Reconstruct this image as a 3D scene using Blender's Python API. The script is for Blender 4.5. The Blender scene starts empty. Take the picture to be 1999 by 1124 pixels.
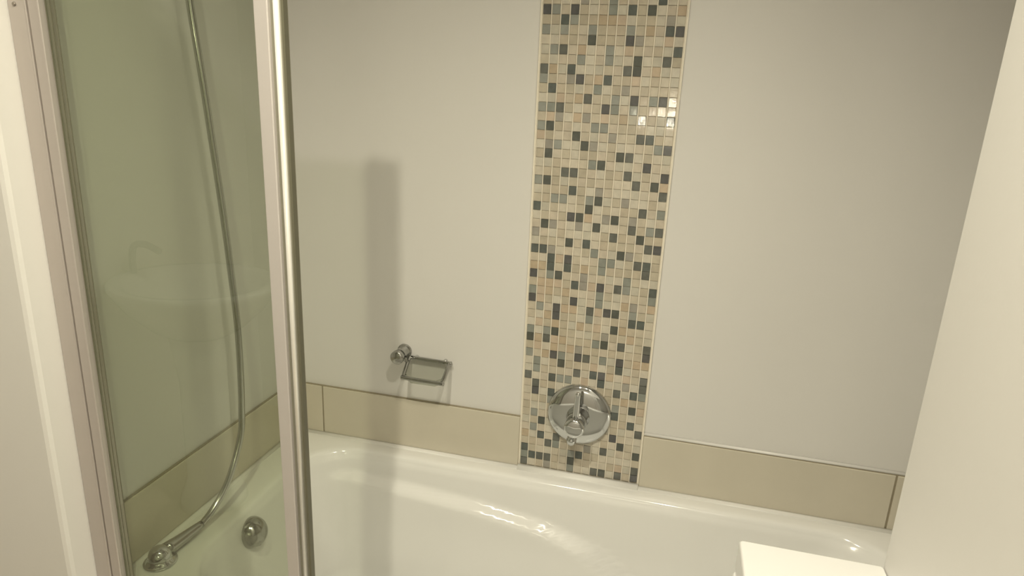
import bpy, bmesh, math, random
from mathutils import Vector, Matrix
random.seed(7)
scene = bpy.context.scene
C = scene.collection
PI = math.pi

# ------------------------------------------------------------------ camera
IMG_W, IMG_H, FPX = 1999, 1124, 1296.16
YAW, PITCH, ROLL = -0.2379, -0.2815, 0.0434
CAM = Vector((0.337, -1.572, 1.526))
cyw, syw, cpt, spt = math.cos(YAW), math.sin(YAW), math.cos(PITCH), math.sin(PITCH)
_f = Vector((syw*cpt, cyw*cpt, spt)); _r = Vector((cyw, -syw, 0)); _u = _r.cross(_f)
RIGHT = math.cos(ROLL)*_r + math.sin(ROLL)*_u
UP = -math.sin(ROLL)*_r + math.cos(ROLL)*_u
FWD = _f
cd = bpy.data.cameras.new('camera'); cam = bpy.data.objects.new('camera', cd); C.objects.link(cam)
cd.sensor_width = 36; cd.lens = FPX/IMG_W*36; cd.clip_start = 0.02
M = Matrix((RIGHT, UP, -FWD)).transposed().to_4x4(); M.translation = CAM
cam.matrix_world = M
scene.camera = cam

# ------------------------------------------------------------------ light and exposure
w = bpy.data.worlds.new('world'); scene.world = w; w.use_nodes = True
w.node_tree.nodes['Background'].inputs[0].default_value = (1, .9, .72, 1)
w.node_tree.nodes['Background'].inputs[1].default_value = 0.0
vs = scene.view_settings
vs.view_transform = 'Standard'; vs.look = 'None'; vs.gamma = 1; vs.use_curve_mapping = False
vs.exposure = 0.09
LAMP_COL = (1.0, 0.93, 0.735)
CEIL = 2.5
LAMPS = [((-0.096, -1.31), 68, .016), ((0.45, -1.20), 49, .03)]   # ceiling downlights: position, power, size
BULB_STRENGTH = 420

# ------------------------------------------------------------------ materials
def mat(name, col, rough=.5, metal=0., spec=.5, var=0., scale=20., bump=0., bscale=60., rnd=0., coat=0., emit=0.):
    m = bpy.data.materials.new(name); m.use_nodes = True
    nt = m.node_tree; b = nt.nodes['Principled BSDF']
    b.inputs['Base Color'].default_value = (*col, 1)
    b.inputs['Roughness'].default_value = rough
    b.inputs['Metallic'].default_value = metal
    b.inputs['Specular IOR Level'].default_value = spec
    b.inputs['Coat Weight'].default_value = coat
    if emit:
        b.inputs['Emission Color'].default_value = (*col, 1); b.inputs['Emission Strength'].default_value = emit
    tc = nt.nodes.new('ShaderNodeTexCoord')
    if var or rnd:
        n = nt.nodes.new('ShaderNodeTexNoise'); n.inputs['Scale'].default_value = scale; n.inputs['Detail'].default_value = 4
        oi = nt.nodes.new('ShaderNodeObjectInfo')
        off = nt.nodes.new('ShaderNodeVectorMath'); off.operation = 'ADD'
        sc = nt.nodes.new('ShaderNodeVectorMath'); sc.operation = 'SCALE'; sc.inputs[3].default_value = 7.0
        nt.links.new(oi.outputs['Location'], sc.inputs[0])
        nt.links.new(tc.outputs['Object'], off.inputs[0]); nt.links.new(sc.outputs[0], off.inputs[1])
        nt.links.new(off.outputs[0], n.inputs['Vector'])
        hs = nt.nodes.new('ShaderNodeHueSaturation'); hs.inputs['Color'].default_value = (*col, 1)
        mr = nt.nodes.new('ShaderNodeMapRange')
        mr.inputs['From Min'].default_value = .25; mr.inputs['From Max'].default_value = .75
        mr.inputs['To Min'].default_value = 1-var; mr.inputs['To Max'].default_value = 1+var
        nt.links.new(n.outputs[0], mr.inputs[0])
        mr2 = nt.nodes.new('ShaderNodeMapRange')
        mr2.inputs['To Min'].default_value = 1-rnd; mr2.inputs['To Max'].default_value = 1+rnd
        nt.links.new(oi.outputs['Random'], mr2.inputs[0])
        mu = nt.nodes.new('ShaderNodeMath'); mu.operation = 'MULTIPLY'
        nt.links.new(mr.outputs[0], mu.inputs[0]); nt.links.new(mr2.outputs[0], mu.inputs[1])
        nt.links.new(mu.outputs[0], hs.inputs['Value'])
        nt.links.new(hs.outputs[0], b.inputs['Base Color'])
    if bump:
        n2 = nt.nodes.new('ShaderNodeTexNoise'); n2.inputs['Scale'].default_value = bscale; n2.inputs['Detail'].default_value = 5
        nt.links.new(tc.outputs['Object'], n2.inputs['Vector'])
        bp = nt.nodes.new('ShaderNodeBump'); bp.inputs['Strength'].default_value = bump; bp.inputs['Distance'].default_value = .004
        nt.links.new(n2.outputs[0], bp.inputs['Height']); nt.links.new(bp.outputs[0], b.inputs['Normal'])
    return m

def glass_mat(name, tint, ior=1.5, rough=.0):
    m = bpy.data.materials.new(name); m.use_nodes = True
    nt = m.node_tree; nt.nodes.clear()
    out = nt.nodes.new('ShaderNodeOutputMaterial'); mx = nt.nodes.new('ShaderNodeMixShader')
    tr = nt.nodes.new('ShaderNodeBsdfTransparent'); tr.inputs[0].default_value = (*tint, 1)
    gl = nt.nodes.new('ShaderNodeBsdfGlossy'); gl.inputs['Roughness'].default_value = rough
    gl.inputs['Color'].default_value = (.95, 1, .95, 1)
    fr = nt.nodes.new('ShaderNodeFresnel'); fr.inputs[0].default_value = ior
    ge = nt.nodes.new('ShaderNodeNewGeometry'); inv = nt.nodes.new('ShaderNodeMath'); inv.operation = 'SUBTRACT'
    inv.inputs[0].default_value = 1.0
    mul = nt.nodes.new('ShaderNodeMath'); mul.operation = 'MULTIPLY'
    nt.links.new(ge.outputs['Backfacing'], inv.inputs[1])       # each face mirrors on its outer side only
    nt.links.new(fr.outputs[0], mul.inputs[0]); nt.links.new(inv.outputs[0], mul.inputs[1])
    two = nt.nodes.new('ShaderNodeMath'); two.operation = 'MULTIPLY'; two.inputs[1].default_value = 1.9
    nt.links.new(mul.outputs[0], two.inputs[0])
    nt.links.new(two.outputs[0], mx.inputs[0]); nt.links.new(tr.outputs[0], mx.inputs[1]); nt.links.new(gl.outputs[0], mx.inputs[2])
    nt.links.new(mx.outputs[0], out.inputs[0])
    return m

PAINT = mat('white_wall_paint', (.74, .725, .70), .42, var=.012, scale=3, bump=.04, bscale=90)
CEILP = mat('ceiling_paint', (.78, .77, .75), .7, var=.01, scale=3)
PLASTER = mat('uneven_plaster_paint', (.75, .73, .69), .5, var=.012, scale=5, bump=.3, bscale=14)
FLOORM = mat('beige_floor_tile', (.50, .44, .35), .35, var=.05, scale=6)
DADO = mat('beige_ceramic_tile', (.63, .585, .485), .3, var=.03, scale=9, rnd=.01)
GROUT = mat('cream_grout', (.88, .82, .70), .8, var=.03, scale=60)
JOINT = mat('brown_joint', (.32, .28, .2), .8, var=.05, scale=60)
SEALANT = mat('white_sealant', (.82, .81, .78), .4, var=.01)
ACRYL = mat('glossy_white_acrylic', (.86, .855, .835), .12, spec=.5, coat=.3, var=.006, scale=2)
CERAM = mat('white_ceramic', (.74, .735, .72), .15, spec=.5, coat=.3, var=.004)
CHROME = mat('polished_chrome', (.60, .61, .61), .06, 1., var=.01)
SATIN = mat('satin_aluminium', (.52, .475, .45), .36, .45, var=.01, scale=30)
SATIN2 = mat('satin_aluminium_bright', (.56, .525, .51), .4, .25, var=.01, scale=30)
BRIGHT = mat('bright_aluminium', (.93, .92, .88), .25, .35, var=.01)
GASKET = mat('dark_gasket', (.13, .125, .085), .5, var=.05)
GREYSEAL = mat('grey_seal', (.25, .24, .19), .4, var=.03)
GLASS = glass_mat('green_tinted_glass', (.80, .825, .755))
CLEAR = glass_mat('frosted_dish_glass', (.74, .75, .71), rough=.15)
DIMCHROME = mat('dulled_chrome', (.42, .42, .40), .14, 1., var=.02)
HOSEM = mat('hose_chrome', (.52, .52, .49), .12, 1., var=.02)
SCREWM = mat('screw_steel', (.30, .27, .24), .4, .8)
BULBM = mat('lit_bulb', LAMP_COL, .4, emit=BULB_STRENGTH)
LENSM = mat('lit_downlight_lens', LAMP_COL, .4, emit=12)
TILE_COL = {
 'D': [(.105, .120, .110), (.090, .098, .084), (.130, .135, .120), (.100, .100, .100)],
 'm': [(.30, .31, .28), (.26, .275, .245), (.34, .32, .28)],
 'b': [(.53, .425, .31), (.50, .405, .29), (.55, .45, .345)],
 '.': [(.56, .50, .40), (.53, .475, .375), (.60, .545, .45), (.49, .435, .34), (.57, .505, .41), (.55, .515, .43), (.52, .455, .355), (.61, .565, .475)],
}
TMAT = {}
for k, cols in TILE_COL.items():
    nm = {'D': 'dark_grey_glass_tile', 'm': 'mid_grey_stone_tile', 'b': 'tan_marble_tile', '.': 'cream_marble_tile'}[k]
    TMAT[k] = [mat(nm, c, .035 if k in 'Dm' else .06, var=.10 if k != 'D' else .2, scale=70, rnd=.06, bump=.03, bscale=130, spec=.75) for c in cols]

# ------------------------------------------------------------------ mesh helpers
def obj(name, bm, m, parent=None, smooth=False, bevel=0., seg=2):
    me = bpy.data.meshes.new(name)
    bmesh.ops.recalc_face_normals(bm, faces=bm.faces)
    if smooth:
        for f in bm.faces: f.smooth = True
    bm.to_mesh(me); bm.free()
    o = bpy.data.objects.new(name, me); C.objects.link(o)
    me.materials.append(m)
    if parent: o.parent = parent
    if bevel:
        md = o.modifiers.new('bevel', 'BEVEL'); md.width = bevel; md.segments = seg; md.limit_method = 'ANGLE'
    return o

def box(bm, x0, x1, y0, y1, z0, z1):
    vs_ = [bm.verts.new((x, y, z)) for x in (x0, x1) for y in (y0, y1) for z in (z0, z1)]
    for q in ((0,1,3,2),(4,6,7,5),(0,4,5,1),(2,3,7,6),(0,2,6,4),(1,5,7,3)):
        bm.faces.new([vs_[i] for i in q])
    return bm
def bx(*a): return box(bmesh.new(), *a)

def rings(bm, loops, cap0=True, cap1=True):
    R = [[bm.verts.new(p) for p in L] for L in loops]
    n = len(R[0])
    for a, b in zip(R, R[1:]):
        for i in range(n):
            j = (i+1) % n
            bm.faces.new((a[i], a[j], b[j], b[i]))
    if cap0: bm.faces.new(R[0])
    if cap1: bm.faces.new(R[-1])
    return bm

def lathe(profile, origin, axis, n=40, bm=None, cap0=True, cap1=True):
    """profile: (radius, height along axis)"""
    bm = bm or bmesh.new()
    ax = Vector(axis).normalized(); t = Vector((0, 0, 1)) if abs(ax.z) < .9 else Vector((1, 0, 0))
    u = ax.cross(t).normalized(); v = ax.cross(u)
    o = Vector(origin)
    L = [[o+ax*h+(u*math.cos(2*PI*i/n)+v*math.sin(2*PI*i/n))*max(r, 1e-5) for i in range(n)] for r, h in profile]
    return rings(bm, L, cap0, cap1)

def tube(pts, rad, n=14, bm=None):
    bm = bm or bmesh.new()
    pts = [Vector(p) for p in pts]; L = []
    nrm = None
    for i, p in enumerate(pts):
        d = (pts[min(i+1, len(pts)-1)]-pts[max(i-1, 0)]).normalized()
        if nrm is None:
            nrm = d.orthogonal().normalized()
        nrm = (nrm-d*nrm.dot(d)).normalized(); b = d.cross(nrm)
        r = rad(i) if callable(rad) else rad
        L.append([p+(nrm*math.cos(2*PI*k/n)+b*math.sin(2*PI*k/n))*r for k in range(n)])
    return rings(bm, L)

def catmull(P, n):
    P = [Vector(p) for p in P]; P = [2*P[0]-P[1]]+P+[2*P[-1]-P[-2]]
    out = []
    for i in range(1, len(P)-2):
        for k in range(n):
            t = k/n; a, b, c, d = P[i-1:i+3]
            out.append(.5*((2*b)+(c-a)*t+(2*a-5*b+4*c-d)*t*t+(3*b-a-3*c+d)*t**3))
    out.append(P[-2]); return out

def resample(P, step):
    out = [P[0]]; acc = 0.
    for a, b in zip(P, P[1:]):
        L = (b-a).length; s = step-acc
        while s <= L:
            out.append(a+(b-a)*(s/L)); s += step
        acc = (acc+L) % step
    return out

def tag(o, label, cat, group=None):
    o['label'] = label; o['category'] = cat
    if group: o['group'] = group
    return o
def thing(name, label, cat, loc):
    o = bpy.data.objects.new(name, None); C.objects.link(o); o.location = loc
    o.empty_display_size = .05
    return tag(o, label, cat)
def part(name, bm, m, parent, **k):
    o = obj(name, bm, m, None, **k); o.parent = parent
    root = Vector((0, 0, 0)); p = parent
    while p: root += p.location; p = p.parent
    o.data.transform(Matrix.Translation(-root))        # meshes are given in world coordinates
    return o
def struct(name, bm, m, label, **k):
    o = obj(name, bm, m, **k); o['kind'] = 'structure'; tag(o, label, name.split('_')[0]); return o

# ------------------------------------------------------------------ the room
XL, XR = -0.682, 1.02           # bath recess
RX = 0.647                      # right room wall
NIB_Y = -0.757                  # front face of the wall beside the screen
REND = -0.742                   # end of the right room wall
ROOM_L, ROOM_B = -1.55, -2.45
RIM = 0.56
TILE_TOP = 0.707
P = 0.021                       # mosaic pitch
Z0 = 1.547                      # centre height of mosaic row 0

struct('floor', bx(ROOM_L-.1, 1.3, ROOM_B-.1, .1, -.1, 0), FLOORM, 'beige tiled bathroom floor beneath the bath')
struct('ceiling', bx(ROOM_L-.1, 1.3, ROOM_B-.1, .1, CEIL, CEIL+.1), CEILP, 'white painted ceiling over the bath')
wall_back = struct('wall_back', bx(ROOM_L, 1.3, 0, .1, 0, CEIL), PAINT, 'white painted wall behind the bath with a mosaic strip')
wall_left = struct('wall_left', bx(ROOM_L, XL, NIB_Y, 0, 0, CEIL), PAINT, 'white wall at the left end of the bath, behind the glass', bevel=.009)
struct('wall_right', bx(RX, 1.3, ROOM_B, REND, 0, CEIL), PAINT, 'bright cream wall at the right edge, nearest the camera', bevel=.003)
wall_ar = struct('wall_alcove_right', bx(XR, 1.3, REND, 0, 0, CEIL), PAINT, 'white wall closing the right end of the bath')
struct('wall_outer_left', bx(ROOM_L-.1, ROOM_L, ROOM_B, 0, 0, CEIL), PAINT, 'white wall behind the wash basin')
struct('wall_rear', bx(ROOM_L, 1.3, ROOM_B-.1, ROOM_B, 0, CEIL), PAINT, 'white wall behind the camera with a three bulb light')

# dado tiles: each an own piece, with caulk line on top
def dado(x0, x1, y0, y1, parent, z0=RIM-.03, z1=TILE_TOP):
    o = part('wall_tile', bx(x0, x1, y0, y1, z0, z1), DADO, parent, bevel=.0015)
    return o
TH = .009
for a, b in ((XL+TH, -.588), (-.586, -.004), (.319, .906), (.9085, XR-TH)):
    dado(a+.001, b-.001, -TH, -.0005, wall_back)
for a, b in ((-.671, -.0005),):
    dado(XL+.0005, XL+TH, a+.001, b-.001, wall_left)
dado(XR-TH, XR-.0005, -.6, -.001, wall_ar)
# joints and the dark line over the tiles
for a, b in ((XL+.002, -.003), (.318, XR-.002)):
    part('tile_joint', bx(a, b, -.0062, -.0004, RIM-.03, TILE_TOP+.0022), JOINT, wall_back)
part('tile_joint', bx(XL+.0004, XL+.0062, -.671, -.002, RIM-.03, TILE_TOP+.0022), JOINT, wall_left)
def caulk(bmx, p0, p1, nrm, r):
    """quarter-round bead between two points; nrm = out of the wall"""
    p0, p1, nrm = Vector(p0), Vector(p1), Vector(nrm); up = Vector((0, 0, 1))
    prof = [(0, 0), (r, 0), (r*.8, r*.45), (r*.4, r*.85), (0, r*1.1)]
    return rings(bmx, [[q+nrm*a+up*b for a, b in prof] for q in (p0, p1)])
b1 = caulk(bmesh.new(), (.318, 0, TILE_TOP+.0022), (XR-.001, 0, TILE_TOP+.0022), (0, -1, 0), .006)
part('caulk_bead', b1, PAINT, wall_back, smooth=True)

# ------------------------------------------------------------------ mosaic strip
GRID = """....m..m....D.. Dm.D...m.D.D..b ..Dm..bbb....m. m.m..m...m.b.DD .....D...Dm..b. .mD.b..m.b....D ....m..m..D..D. Db.D.....DD.b.. m..mD.bD..b.... .D....m..m..... ..b.bD..m.D.mD. mmD....Dm.m.... .bm.bm.b.b.m..D mD....mm....... b...D...m..DD.. .mm..Dm......mD .D.......DD.... ......mD....D.. ...DD.....D...D mD.........D.Db ....D..m......D ..mm..mD..m.... D.....D.....D.m ....DDb.mD.m... .Dm..m.D...D.mD m........D..D.. ....D.D......DD DDm....m..Dm... ..DbD...mm..DD. bbD.D.b.m....D. D.mD..m....m... .bbb.DmbD.Dm..D mbb.b...m.....m Db...D..m..bm.b .m.Dbb.DbDD.m.. ..bD...m....DD. .b.b..b.b.Db... m.mD.....m..b.. DbDbb...mD.D..D .b.b.bm.......D m.bDm.DD.m.D.bb .m..D...b..D... .m....D.DDb.b.D D..Dmm.b.D..m.D .D.........D.Dm .D.D........b.. ...m.......m.Db ...........D... .m...........D. ..D...........D .m.........D... b.D.D.......D.. ...Dm...m.D...D D.....mD....... mDDD..D.....b.D D..m..m..DD.D.D""".split()
strip = part('mosaic_strip', bx(-.002, .3175, -.0042, -.0004, RIM-.02, CEIL-.001), GROUT, wall_back)
part('strip_edge', bx(.3155, .3195, -.0075, -.0004, RIM-.02, CEIL-.001), GROUT, wall_back, bevel=.001)
part('strip_edge', bx(-.0045, -.0005, -.0068, -.0004, RIM-.02, CEIL-.001), GROUT, wall_back, bevel=.001)
TW, THH, TD = P-.0027, P-.0008, .0062
def tile_verts():
    w_, h_, b, c = TW/2, THH/2, .0009, .0003
    return [(-w_, 0, -h_), (w_, 0, -h_), (w_, 0, h_), (-w_, 0, h_),
            (-w_, -TD+b, -h_), (w_, -TD+b, -h_), (w_, -TD+b, h_), (-w_, -TD+b, h_),
            (-w_+b, -TD, -h_+c), (w_-b, -TD, -h_+c), (w_-b, -TD, h_-c), (-w_+b, -TD, h_-c)]
TV = tile_verts()
TF = [(8, 9, 10, 11)]+[(4+i, 4+(i+1) % 4, 8+(i+1) % 4, 8+i) for i in range(4)]+[(i, (i+1) % 4, 4+(i+1) % 4, 4+i) for i in range(4)]
tile_me = bpy.data.meshes.new('mosaic_tile'); tile_me.from_pydata(TV, [], TF); tile_me.materials.append(TMAT['.'][0])
rng = random.Random(3)
ALLM = [m for k in TMAT for m in TMAT[k]]
sv, sf, si = [], [], []
k_top = -int((CEIL-Z0)/P)
for k in range(k_top, 47):
    for c in range(15):
        if -9 <= k <= 46: code = GRID[k+9][c]
        else:
            u = rng.random(); code = 'D' if u < .15 else 'm' if u < .27 else 'b' if u < .36 else '.'
        m = rng.choice(TMAT[code])
        loc = (P*(c+.5), -.0008, Z0-P*k)
        rot = (rng.gauss(0, .010), 0, rng.gauss(0, .010))
        if -9 <= k <= 10:
            o = bpy.data.objects.new('mosaic_tile', tile_me); C.objects.link(o)
            o.location = loc; o.rotation_euler = rot; o.parent = strip
            o.material_slots[0].link = 'OBJECT'; o.material_slots[0].material = m
        else:
            T = Matrix.Translation(loc) @ Matrix.Rotation(rot[2], 4, 'Z') @ Matrix.Rotation(rot[0], 4, 'X')
            n0 = len(sv); sv += [tuple(T @ Vector(v)) for v in TV]; sf += [tuple(n0+i for i in f) for f in TF]
            si += [ALLM.index(m)]*len(TF)
me = bpy.data.meshes.new('mosaic_tiles'); me.from_pydata(sv, [], sf)
for m in ALLM: me.materials.append(m)
me.polygons.foreach_set('material_index', si)
o = bpy.data.objects.new('mosaic_tiles', me); C.objects.link(o); o.parent = strip; o['kind'] = 'stuff'

# ------------------------------------------------------------------ bathtub
def rrect(xl, xr, yf, yb, z, r, nc=14, ne=34, nes=10, rr=None):
    """rounded rectangle, counter-clockwise from the front left corner; r right/left corner radii"""
    rl = r; rr = r if rr is None else rr
    pts = []
    def arc(cx, cy, rad, a0):
        for i in range(nc+1):
            a = a0+PI/2*i/nc; pts.append((cx+rad*math.cos(a), cy+rad*math.sin(a), z))
    def edge(p, q, n):
        for i in range(1, n): t = i/n; pts.append((p[0]+(q[0]-p[0])*t, p[1]+(q[1]-p[1])*t, z))
    arc(xl+rl, yf+rl, rl, PI); edge((xl+rl, yf), (xr-rr, yf), ne)
    arc(xr-rr, yf+rr, rr, 1.5*PI); edge((xr, yf+rr), (xr, yb-rr), nes)
    arc(xr-rr, yb-rr, rr, 0); edge((xr-rr, yb), (xl+rl, yb), ne)
    arc(xl+rl, yb-rl, rl, PI/2); edge((xl, yb-rl), (xl, yf+rl), nes)
    return pts
TX0, TX1, TY0, TY1 = XL+.0105, XR-.0105, -.735, -.0105
IX0, IX1, IY0, IY1 = -.575, .925, -.655, -.060
CREASE = [(-.60, .515), (-.45, .508), (-.35, .500), (-.1, .484), (.09, .458), (.21, .418), (.31, .350), (.37, .27), (.42, .17), (.5, .0)]
def zc(x):
    if x <= CREASE[0][0]: return CREASE[0][1]
    for (a, za), (b, zb) in zip(CREASE, CREASE[1:]):
        if x <= b: return za+(zb-za)*(x-a)/(b-a)
    return -1
def sm(t): t = max(0, min(1, t)); return t*t*(3-2*t)
FLOOR_Z = .17
loops = [rrect(TX0+.004, TX1-.004, TY0+.02, TY1, .02, .004), rrect(TX0+.004, TX1-.004, TY0+.02, TY1, .50, .004),
         rrect(TX0, TX1, TY0, TY1, .505, .006), rrect(TX0, TX1, TY0, TY1, RIM-.008, .006), rrect(TX0+.003, TX1-.003, TY0+.003, TY1-.003, RIM-.0015, .008),
         rrect(TX0+.010, TX1-.010, TY0+.010, TY1-.010, RIM, .012),
         rrect(IX0-.012, IX1+.012, IY0-.012, IY1+.012, RIM+.0005, .145, rr=.16),
         rrect(IX0-.003, IX1+.003, IY0-.003, IY1+.003, RIM-.001, .14, rr=.15)]
NR = 56
for i in range(NR+1):
    z = (RIM-.005)-(RIM-.005-FLOOR_Z-.07)*i/NR
    t = (RIM-z)/(RIM-FLOOR_Z)
    inl = .003+.004*sm(i/4)+.085*t; inr = .004+.004*sm(i/4)+.42*t**1.15; ins = .003+.006*sm(i/4)+.035*t
    base = rrect(IX0+inl, IX1-inr, IY0+ins, IY1-ins, z, .14-.02*t, rr=.15+.06*t)
    out = []
    for (x, y, zz) in base:
        wb = sm((y-(-.34))/.18)
        wx = sm((x-IX0-inl)/.14)
        offs = .030*sm((zc(x)-zz)/.028)*wb*wx
        out.append((x, y-offs, zz))
    loops.append(out)
last = loops[-1]
cx = sum(p[0] for p in last)/len(last); cy = sum(p[1] for p in last)/len(last)
for j in range(1, 9):
    a = PI/2*j/8
    loops.append([(p[0]-(p[0]-cx)*.0-.07*math.sin(0), p[1], p[2]) for p in last])
    ins = .075*(1-math.cos(a)); dz = .07*math.sin(a)
    L = []
    for p in last:
        d = Vector((p[0]-cx, p[1]-cy)); ln = d.length
        L.append((p[0]-d.x/ln*ins, p[1]-d.y/ln*ins, p[2]-dz))
    loops[-1] = L
loops.append([(cx+(p[0]-cx)*.5, cy+(p[1]-cy)*.5, FLOOR_Z-.004) for p in loops[-1]])
loops.append([(cx+(p[0]-cx)*.1, cy+(p[1]-cy)*.1, FLOOR_Z-.006) for p in loops[-1]])
tub = thing('bathtub', 'glossy white acrylic bath built in along the wall with a moulded armrest', 'bathtub', (.17, -.34, 0))
part('tub_shell', rings(bmesh.new(), loops, True, True), ACRYL, tub, smooth=True)
def bead(p0, p1, nrm, wdt, hgt):
    p0, p1, nrm = Vector(p0), Vector(p1), Vector(nrm); up = Vector((0, 0, 1))
    prof = [(0, -.004), (wdt, -.004), (wdt, .0008), (wdt*.75, hgt*.35), (wdt*.4, hgt*.8), (0, hgt)]
    return rings(bmesh.new(), [[q+nrm*a+up*b for a, b in prof] for q in (p0, p1)])
part('sealant_bead', bead((XL+.012, -.0096, RIM), (-.004, -.0096, RIM), (0, -1, 0), .012, .005), SEALANT, tub, smooth=True)
part('sealant_bead', bead((-.0035, -.0096, RIM), (.3185, -.0096, RIM), (0, -1, 0), .016, .010), SEALANT, tub, smooth=True)
part('sealant_bead', bead((.319, -.0096, RIM), (XR-.012, -.0096, RIM), (0, -1, 0), .012, .005), SEALANT, tub, smooth=True)
part('sealant_bead', bead((XL+.0096, -.0215, RIM), (XL+.0096, -.671, RIM), (1, 0, 0), .012, .004), SEALANT, tub, smooth=True)
part('drain', lathe([(.001, .004), (.018, .004), (.026, .003), (.030, 0)], (-.25, -.33, FLOOR_Z-.004), (0, 0, 1)), CHROME, tub, smooth=True)

# overflow cap on the left inner slope
ov_o = Vector((-.557, -.402, .505)); ov_n = Vector((1, -.22, .34)).normalized()
ov = part('overflow_cap', lathe([(.037, -.008), (.037, .004), (.0355, .010), (.0325, .017), (.0275, .024), (.020, .0295), (.011, .0325), (.001, .0335)], ov_o, ov_n, 48), DIMCHROME, tub, smooth=True)
ov['label'] = 'domed chrome overflow cap'
part('overflow_slot', lathe([(.007, 0), (.007, .022), (.001, .0225)], ov_o+Vector((0, .004, -.031)), ov_n, 16), GASKET, ov, smooth=True)

# ------------------------------------------------------------------ glass bath screen
SY = -.690; STOP = 1.934; SB = RIM+.003
scr = thing('bath_screen', 'green tinted glass bath screen in a satin aluminium frame', 'shower screen', (-.5, SY, SB))
part('wall_profile', bx(XL+.0005, -.6485, SY-.017, SY+.017, SB, STOP), SATIN, scr, bevel=.002)
part('wall_profile', bx(-.6465, -.6265, SY-.015, SY+.015, SB, STOP), SATIN, scr, bevel=.002)
part('profile_groove', bx(-.6495, -.6455, SY-.012, SY+.012, SB, STOP), JOINT, scr)
part('screw', lathe([(.0032, 0), (.0032, .001), (.0024, .002), (.001, .0021)], (-.668, SY-.017, 1.628), (0, -1, 0), 16), SCREWM, scr, smooth=True)
for x in (-.6245, -.6160, -.6075):
    part('seal_rib', bx(x-.0006, x+.0006, SY-.0038, SY-.0030, SB+.004, STOP-.002), GASKET, scr)
part('glass_pane', bx(-.626, -.2585, SY-.003, SY+.003, SB+.006, STOP-.002), GLASS, scr)
part('edge_profile', bx(-.2605, -.2385, SY-.011, SY+.011, SB, STOP), SATIN2, scr, bevel=.0015)
part('edge_seal', bx(-.2385, -.2170, SY-.004, SY+.006, SB, STOP), GREYSEAL, scr)
part('edge_bead', lathe([(.0044, 0), (.0044, STOP-SB)], (-.2280, SY-.0055, SB), (0, 0, 1), 20), BRIGHT, scr, smooth=True)
part('edge_lip', bx(-.2205, -.2165, SY-.006, SY+.004, SB, STOP), GASKET, scr)
part('bottom_seal', bx(-.626, -.2585, SY-.004, SY+.004, SB-.002, SB+.007), GREYSEAL, scr)

# ------------------------------------------------------------------ mixer
mx = thing('bath_mixer', 'round chrome bath mixer with a lever on the mosaic strip', 'tap', (.151, 0, .742))
mo = Vector((.151, -.007, .742)); ay = Vector((0, -1, 0))
part('wall_plate', lathe([(.083, -.004), (.083, .004), (.0815, .008), (.077, .0115), (.066, .0155), (.050, .0185), (.034, .020), (.001, .0205)], mo, ay, 72), CHROME, mx, smooth=True)
part('cartridge_sleeve', lathe([(.030, .016), (.030, .024), (.027, .028), (.026, .050), (.0255, .053)], mo, ay, 40), CHROME, mx, smooth=True)
hd = part('handle', lathe([(.0245, .054), (.0255, .056), (.0255, .084), (.024, .088), (.018, .0905), (.001, .092)], mo, ay, 40), CHROME, mx, smooth=True)
Lp = []
for i in range(17):
    t = i/16; z = mo.z+.012+.085*t; y = mo.y-.070-.012*t
    wd, th = .0085-.002*t, .0062-.002*t
    if i == 16: wd *= .6; th *= .6
    Lp.append([(mo.x+.0035*t+wd*math.cos(a), y+th*math.sin(a), z) for a in [2*PI*k/16 for k in range(16)]])
part('lever', rings(bmesh.new(), Lp), CHROME, hd, smooth=True)
part('diverter_stem', lathe([(.013, .012), (.013, .022), (.010, .024), (.010, .034), (.001, .035)], mo+Vector((-.012, 0, -.066)), ay, 24), CHROME, mx, smooth=True)

# ------------------------------------------------------------------ soap dish
sd = thing('soap_dish', 'chrome soap dish with a glass tray on the wall above the tiles', 'soap dish', (-.262, 0, .80))
pg = lathe([(.020, .0005), (.020, .005), (.0165, .007), (.0165, .044), (.0185, .046), (.0185, .056), (.0155, .059), (.001, .0595)], (-.336, 0, .848), (0, -1, 0), 32)
part('wall_peg', pg, DIMCHROME, sd, smooth=True)
corner = [(-.314, -.012, .836), (-.206, -.012, .834), (-.2035, -.018, .832), (-.2035, -.066, .803), (-.207, -.072, .800), (-.308, -.072, .802), (-.313, -.066, .805), (-.3165, -.018, .834)]
part('rail', tube(catmull(corner+[corner[0]], 6), .0052, 10), DIMCHROME, sd, smooth=True)
part('rail_arm', tube([(-.336, -.036, .848), (-.325, -.032, .838), (-.3155, -.028, .829)], .0055, 12), DIMCHROME, sd, smooth=True)
for x in (-.300, -.218):
    part('rail_stud', lathe([(.006, 0), (.006, .012)], (x, -.0005, .835), (0, -1, 0), 14), CHROME, sd, smooth=True)
# tray: a tapered glass dish hung in the rail
def tray_loop(s, dz):
    q = [(-.309, -.016), (-.209, -.016), (-.209, -.068), (-.309, -.068)]
    cx_, cy_ = -.259, -.042
    out = []
    for i in range(4):
        a, b = Vector(q[i]), Vector(q[(i+1) % 4])
        for k in range(6):
            t = .12+.76*k/5; p_ = a.lerp(b, t)
            x, y = cx_+(p_.x-cx_)*s, cy_+(p_.y-cy_)*s
            out.append((x, y, .836+(y+.012)*.58+dz))
    return out
part('tray', rings(bmesh.new(), [tray_loop(1.0, .002), tray_loop(.97, -.010), tray_loop(.88, -.019), tray_loop(.6, -.022), tray_loop(.1, -.022)], False, True), CLEAR, sd, smooth=True)

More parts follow.
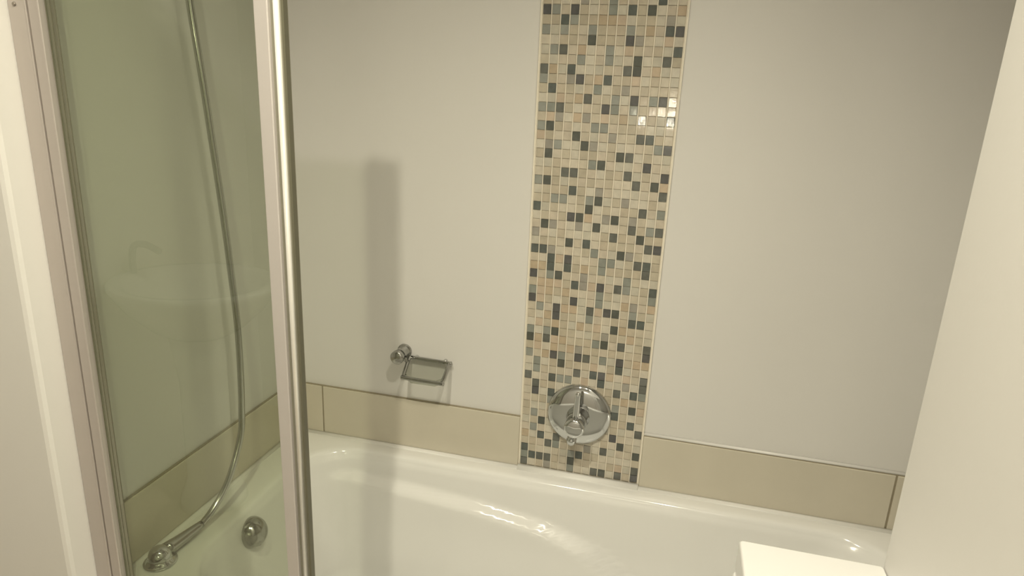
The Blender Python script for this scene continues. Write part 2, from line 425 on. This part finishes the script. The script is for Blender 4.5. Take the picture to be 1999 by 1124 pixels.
# ------------------------------------------------------------------ shower hose and its outlet
hz = thing('shower_hose', 'chrome spiral shower hose hanging behind the glass screen', 'shower hose', (-.627, -.598, RIM))
HP = [(-.6262, -.582, .5760), (-.622, -.560, .5755), (-.613, -.492, .580), (-.605, -.419, .628), (-.600, -.363, .719), (-.600, -.346, .803), (-.602, -.336, .979),
      (-.606, -.340, 1.136), (-.610, -.343, 1.240), (-.613, -.356, 1.404), (-.616, -.367, 1.536), (-.620, -.380, 1.677), (-.622, -.388, 1.80), (-.622, -.393, 1.885)]
path = resample(catmull(HP, 24), .0016)
part('hose', tube(path, lambda i: .0078 if i % 2 else .0067, 12), HOSEM, hz, smooth=True)
fer = [Vector(v) for v in ((-.627, -.590, .5765), (-.626, -.578, .576), (-.6235, -.560, .5755), (-.619, -.530, .5765), (-.615, -.506, .5785), (-.613, -.495, .5795))]
part('ferrule', tube(fer, lambda i: (.0155, .015, .0135, .0115, .0095, .0082)[i], 20), DIMCHROME, hz, smooth=True)
el = part('outlet_elbow', lathe([(.029, 0), (.029, .004), (.024, .006), (.0225, .012), (.022, .020), (.0185, .028), (.012, .033), (.004, .0355), (.001, .0357)], (-.627, -.606, RIM+.0014), (0, 0, 1), 36), CHROME, hz, smooth=True)
part('flange', lathe([(.033, 0), (.033, .0025), (.031, .0035)], (-.627, -.606, RIM+.0012), (0, 0, 1), 36), CHROME, hz, smooth=True)

hs = thing('hand_shower', 'chrome hand shower resting in its bracket on the left wall', 'hand shower', (XL, -.40, 1.93))
part('bracket', lathe([(.024, 0), (.024, .008), (.014, .011), (.014, .056), (.001, .057)], (XL+.0005, -.40, 1.93), (1, 0, 0), 28), CHROME, hs, smooth=True)
part('handle', tube([(-.622, -.393, 1.886), (-.622, -.398, 1.93), (-.612, -.404, 2.00), (-.595, -.410, 2.06)], lambda i: (.010, .013, .013, .015)[i], 18), CHROME, hs, smooth=True)
part('spray_face', lathe([(.012, .0), (.030, .012), (.045, .020), (.045, .030), (.001, .031)], (-.598, -.410, 2.065), (.85, -.1, -.5), 36), CHROME, hs, smooth=True)

# ------------------------------------------------------------------ toilet in front of the bath, against the right wall
wc = thing('toilet', 'white ceramic toilet cistern against the right wall in front of the bath', 'toilet', (.45, -.94, 0))
WY0, WY1 = -1.14, -.7435
def box_loop(x0, x1, y0, y1, z, r): return rrect(x0, x1, y0, y1, z, r, nc=6, ne=2, nes=2)
part('cistern_tank', rings(bmesh.new(), [box_loop(xa, RX-.001, WY0+e, WY1-.002-e*.4, z, .008) for xa, z, e in ((.485, .44, .03), (.455, .60, .01), (.441, .78, .0), (.452, .86, .003), (.461, .90, .006), (.466, .9165, .008))]), CERAM, wc, bevel=.002)
part('cistern_lid', rings(bmesh.new(), [box_loop(.470, RX-.001, WY0+.006, WY1-.002, .9175, .004), box_loop(.468, RX-.001, WY0+.003, WY1, .921, .004), box_loop(.468, RX-.001, WY0+.003, WY1, .959, .004), box_loop(.470, RX-.001, WY0+.005, WY1-.002, .962, .004)]), CERAM, wc, bevel=.0015)
part('flush_button', lathe([(.022, 0), (.022, .003), (.019, .005), (.001, .0055)], (.56, -.94, .962), (0, 0, 1), 30), CHROME, wc, smooth=True)
def oval(cx_, rx_, ry_, z, n=40):
    return [(cx_+rx_*math.cos(2*PI*i/n), -.94+ry_*math.sin(2*PI*i/n), z) for i in range(n)]
part('pan', rings(bmesh.new(), [oval(.40, .20, .11, .002), oval(.40, .19, .10, .15), oval(.33, .25, .15, .30), oval(.29, .28, .185, .39), oval(.29, .285, .19, .41)]), CERAM, wc, smooth=True)
part('seat_lid', rings(bmesh.new(), [oval(.28, .27, .19, .411), oval(.28, .275, .195, .416), oval(.28, .275, .195, .430), oval(.28, .262, .185, .438), oval(.28, .05, .04, .442)]), CERAM, wc, smooth=True)

# ------------------------------------------------------------------ wash basin (seen mirrored in the screen)
BXc, BYc = -1.255, -1.70
wb = thing('wash_basin', 'white oval wash basin, seen as a faint reflection in the glass screen', 'basin', (BXc, BYc, 0))
def ell(s, z, dx=0, n=56): return [(BXc+dx+.29*s*math.cos(2*PI*i/n), BYc+.245*s*math.sin(2*PI*i/n), z) for i in range(n)]
part('bowl', rings(bmesh.new(), [ell(.30, .66), ell(.55, .70), ell(.82, .77), ell(.96, .83), ell(1., .85), ell(1., .862), ell(.98, .866), ell(.86, .864), ell(.82, .855), ell(.70, .80), ell(.45, .755), ell(.12, .745)]), CERAM, wb, smooth=True)
part('pedestal', lathe([(.12, .001), (.115, .03), (.085, .12), (.08, .5), (.10, .672)], (BXc, BYc, 0), (0, 0, 1), 32), CERAM, wb, smooth=True)
part('tap', tube(catmull([(BXc-.25, BYc, .864), (BXc-.25, BYc, .92), (BXc-.235, BYc, .965), (BXc-.19, BYc, .975), (BXc-.13, BYc, .955)], 6), .012, 14), CHROME, wb, smooth=True)

# ------------------------------------------------------------------ lamps
for (lx, ly), power, size in LAMPS:
    dl = thing('ceiling_downlight', 'small round downlight in the ceiling, ' + ('nearer the right wall' if lx > 0 else 'in front of the glass screen'), 'light', (lx, ly, CEIL))
    dl['group'] = 'ceiling downlights'
    part('trim_ring', lathe([(.030, -.0005), (.045, -.0005), (.045, -.004), (.040, -.007), (.030, -.004)], (lx, ly, CEIL), (0, 0, 1), 40, cap0=False, cap1=False), SATIN2, dl, smooth=True)
    part('lens', lathe([(.001, -.001), (.029, -.001), (.029, -.0025), (.001, -.0025)], (lx, ly, CEIL), (0, 0, 1), 32), LENSM, dl)
    ld = bpy.data.lights.new('downlight_lamp', 'SPOT'); ld.energy = power; ld.color = LAMP_COL; ld.shadow_soft_size = size
    ld.spot_size = math.radians(142); ld.spot_blend = 1.0
    lo = bpy.data.objects.new('downlight_lamp', ld); C.objects.link(lo); lo.location = (lx, ly, CEIL-.035)

wl = thing('wall_light', 'three bulb wall light on the wall behind the camera', 'light', (.27, ROOM_B, 1.47))
part('backplate', bx(.10, .44, ROOM_B+.0005, ROOM_B+.02, 1.43, 1.51), CHROME, wl, bevel=.004)
for x in (.16, .27, .38):
    part('lamp_holder', lathe([(.020, .019), (.020, .035), (.014, .045)], (x, ROOM_B, 1.47), (0, 1, 0), 24), CHROME, wl, smooth=True)
    part('bulb', lathe([(.006, .044), (.008, .047), (.0092, .053), (.0092, .058), (.0075, .063), (.004, .0665), (.001, .067)], (x, ROOM_B, 1.47), (0, 1, 0), 24), BULBM, wl, smooth=True)
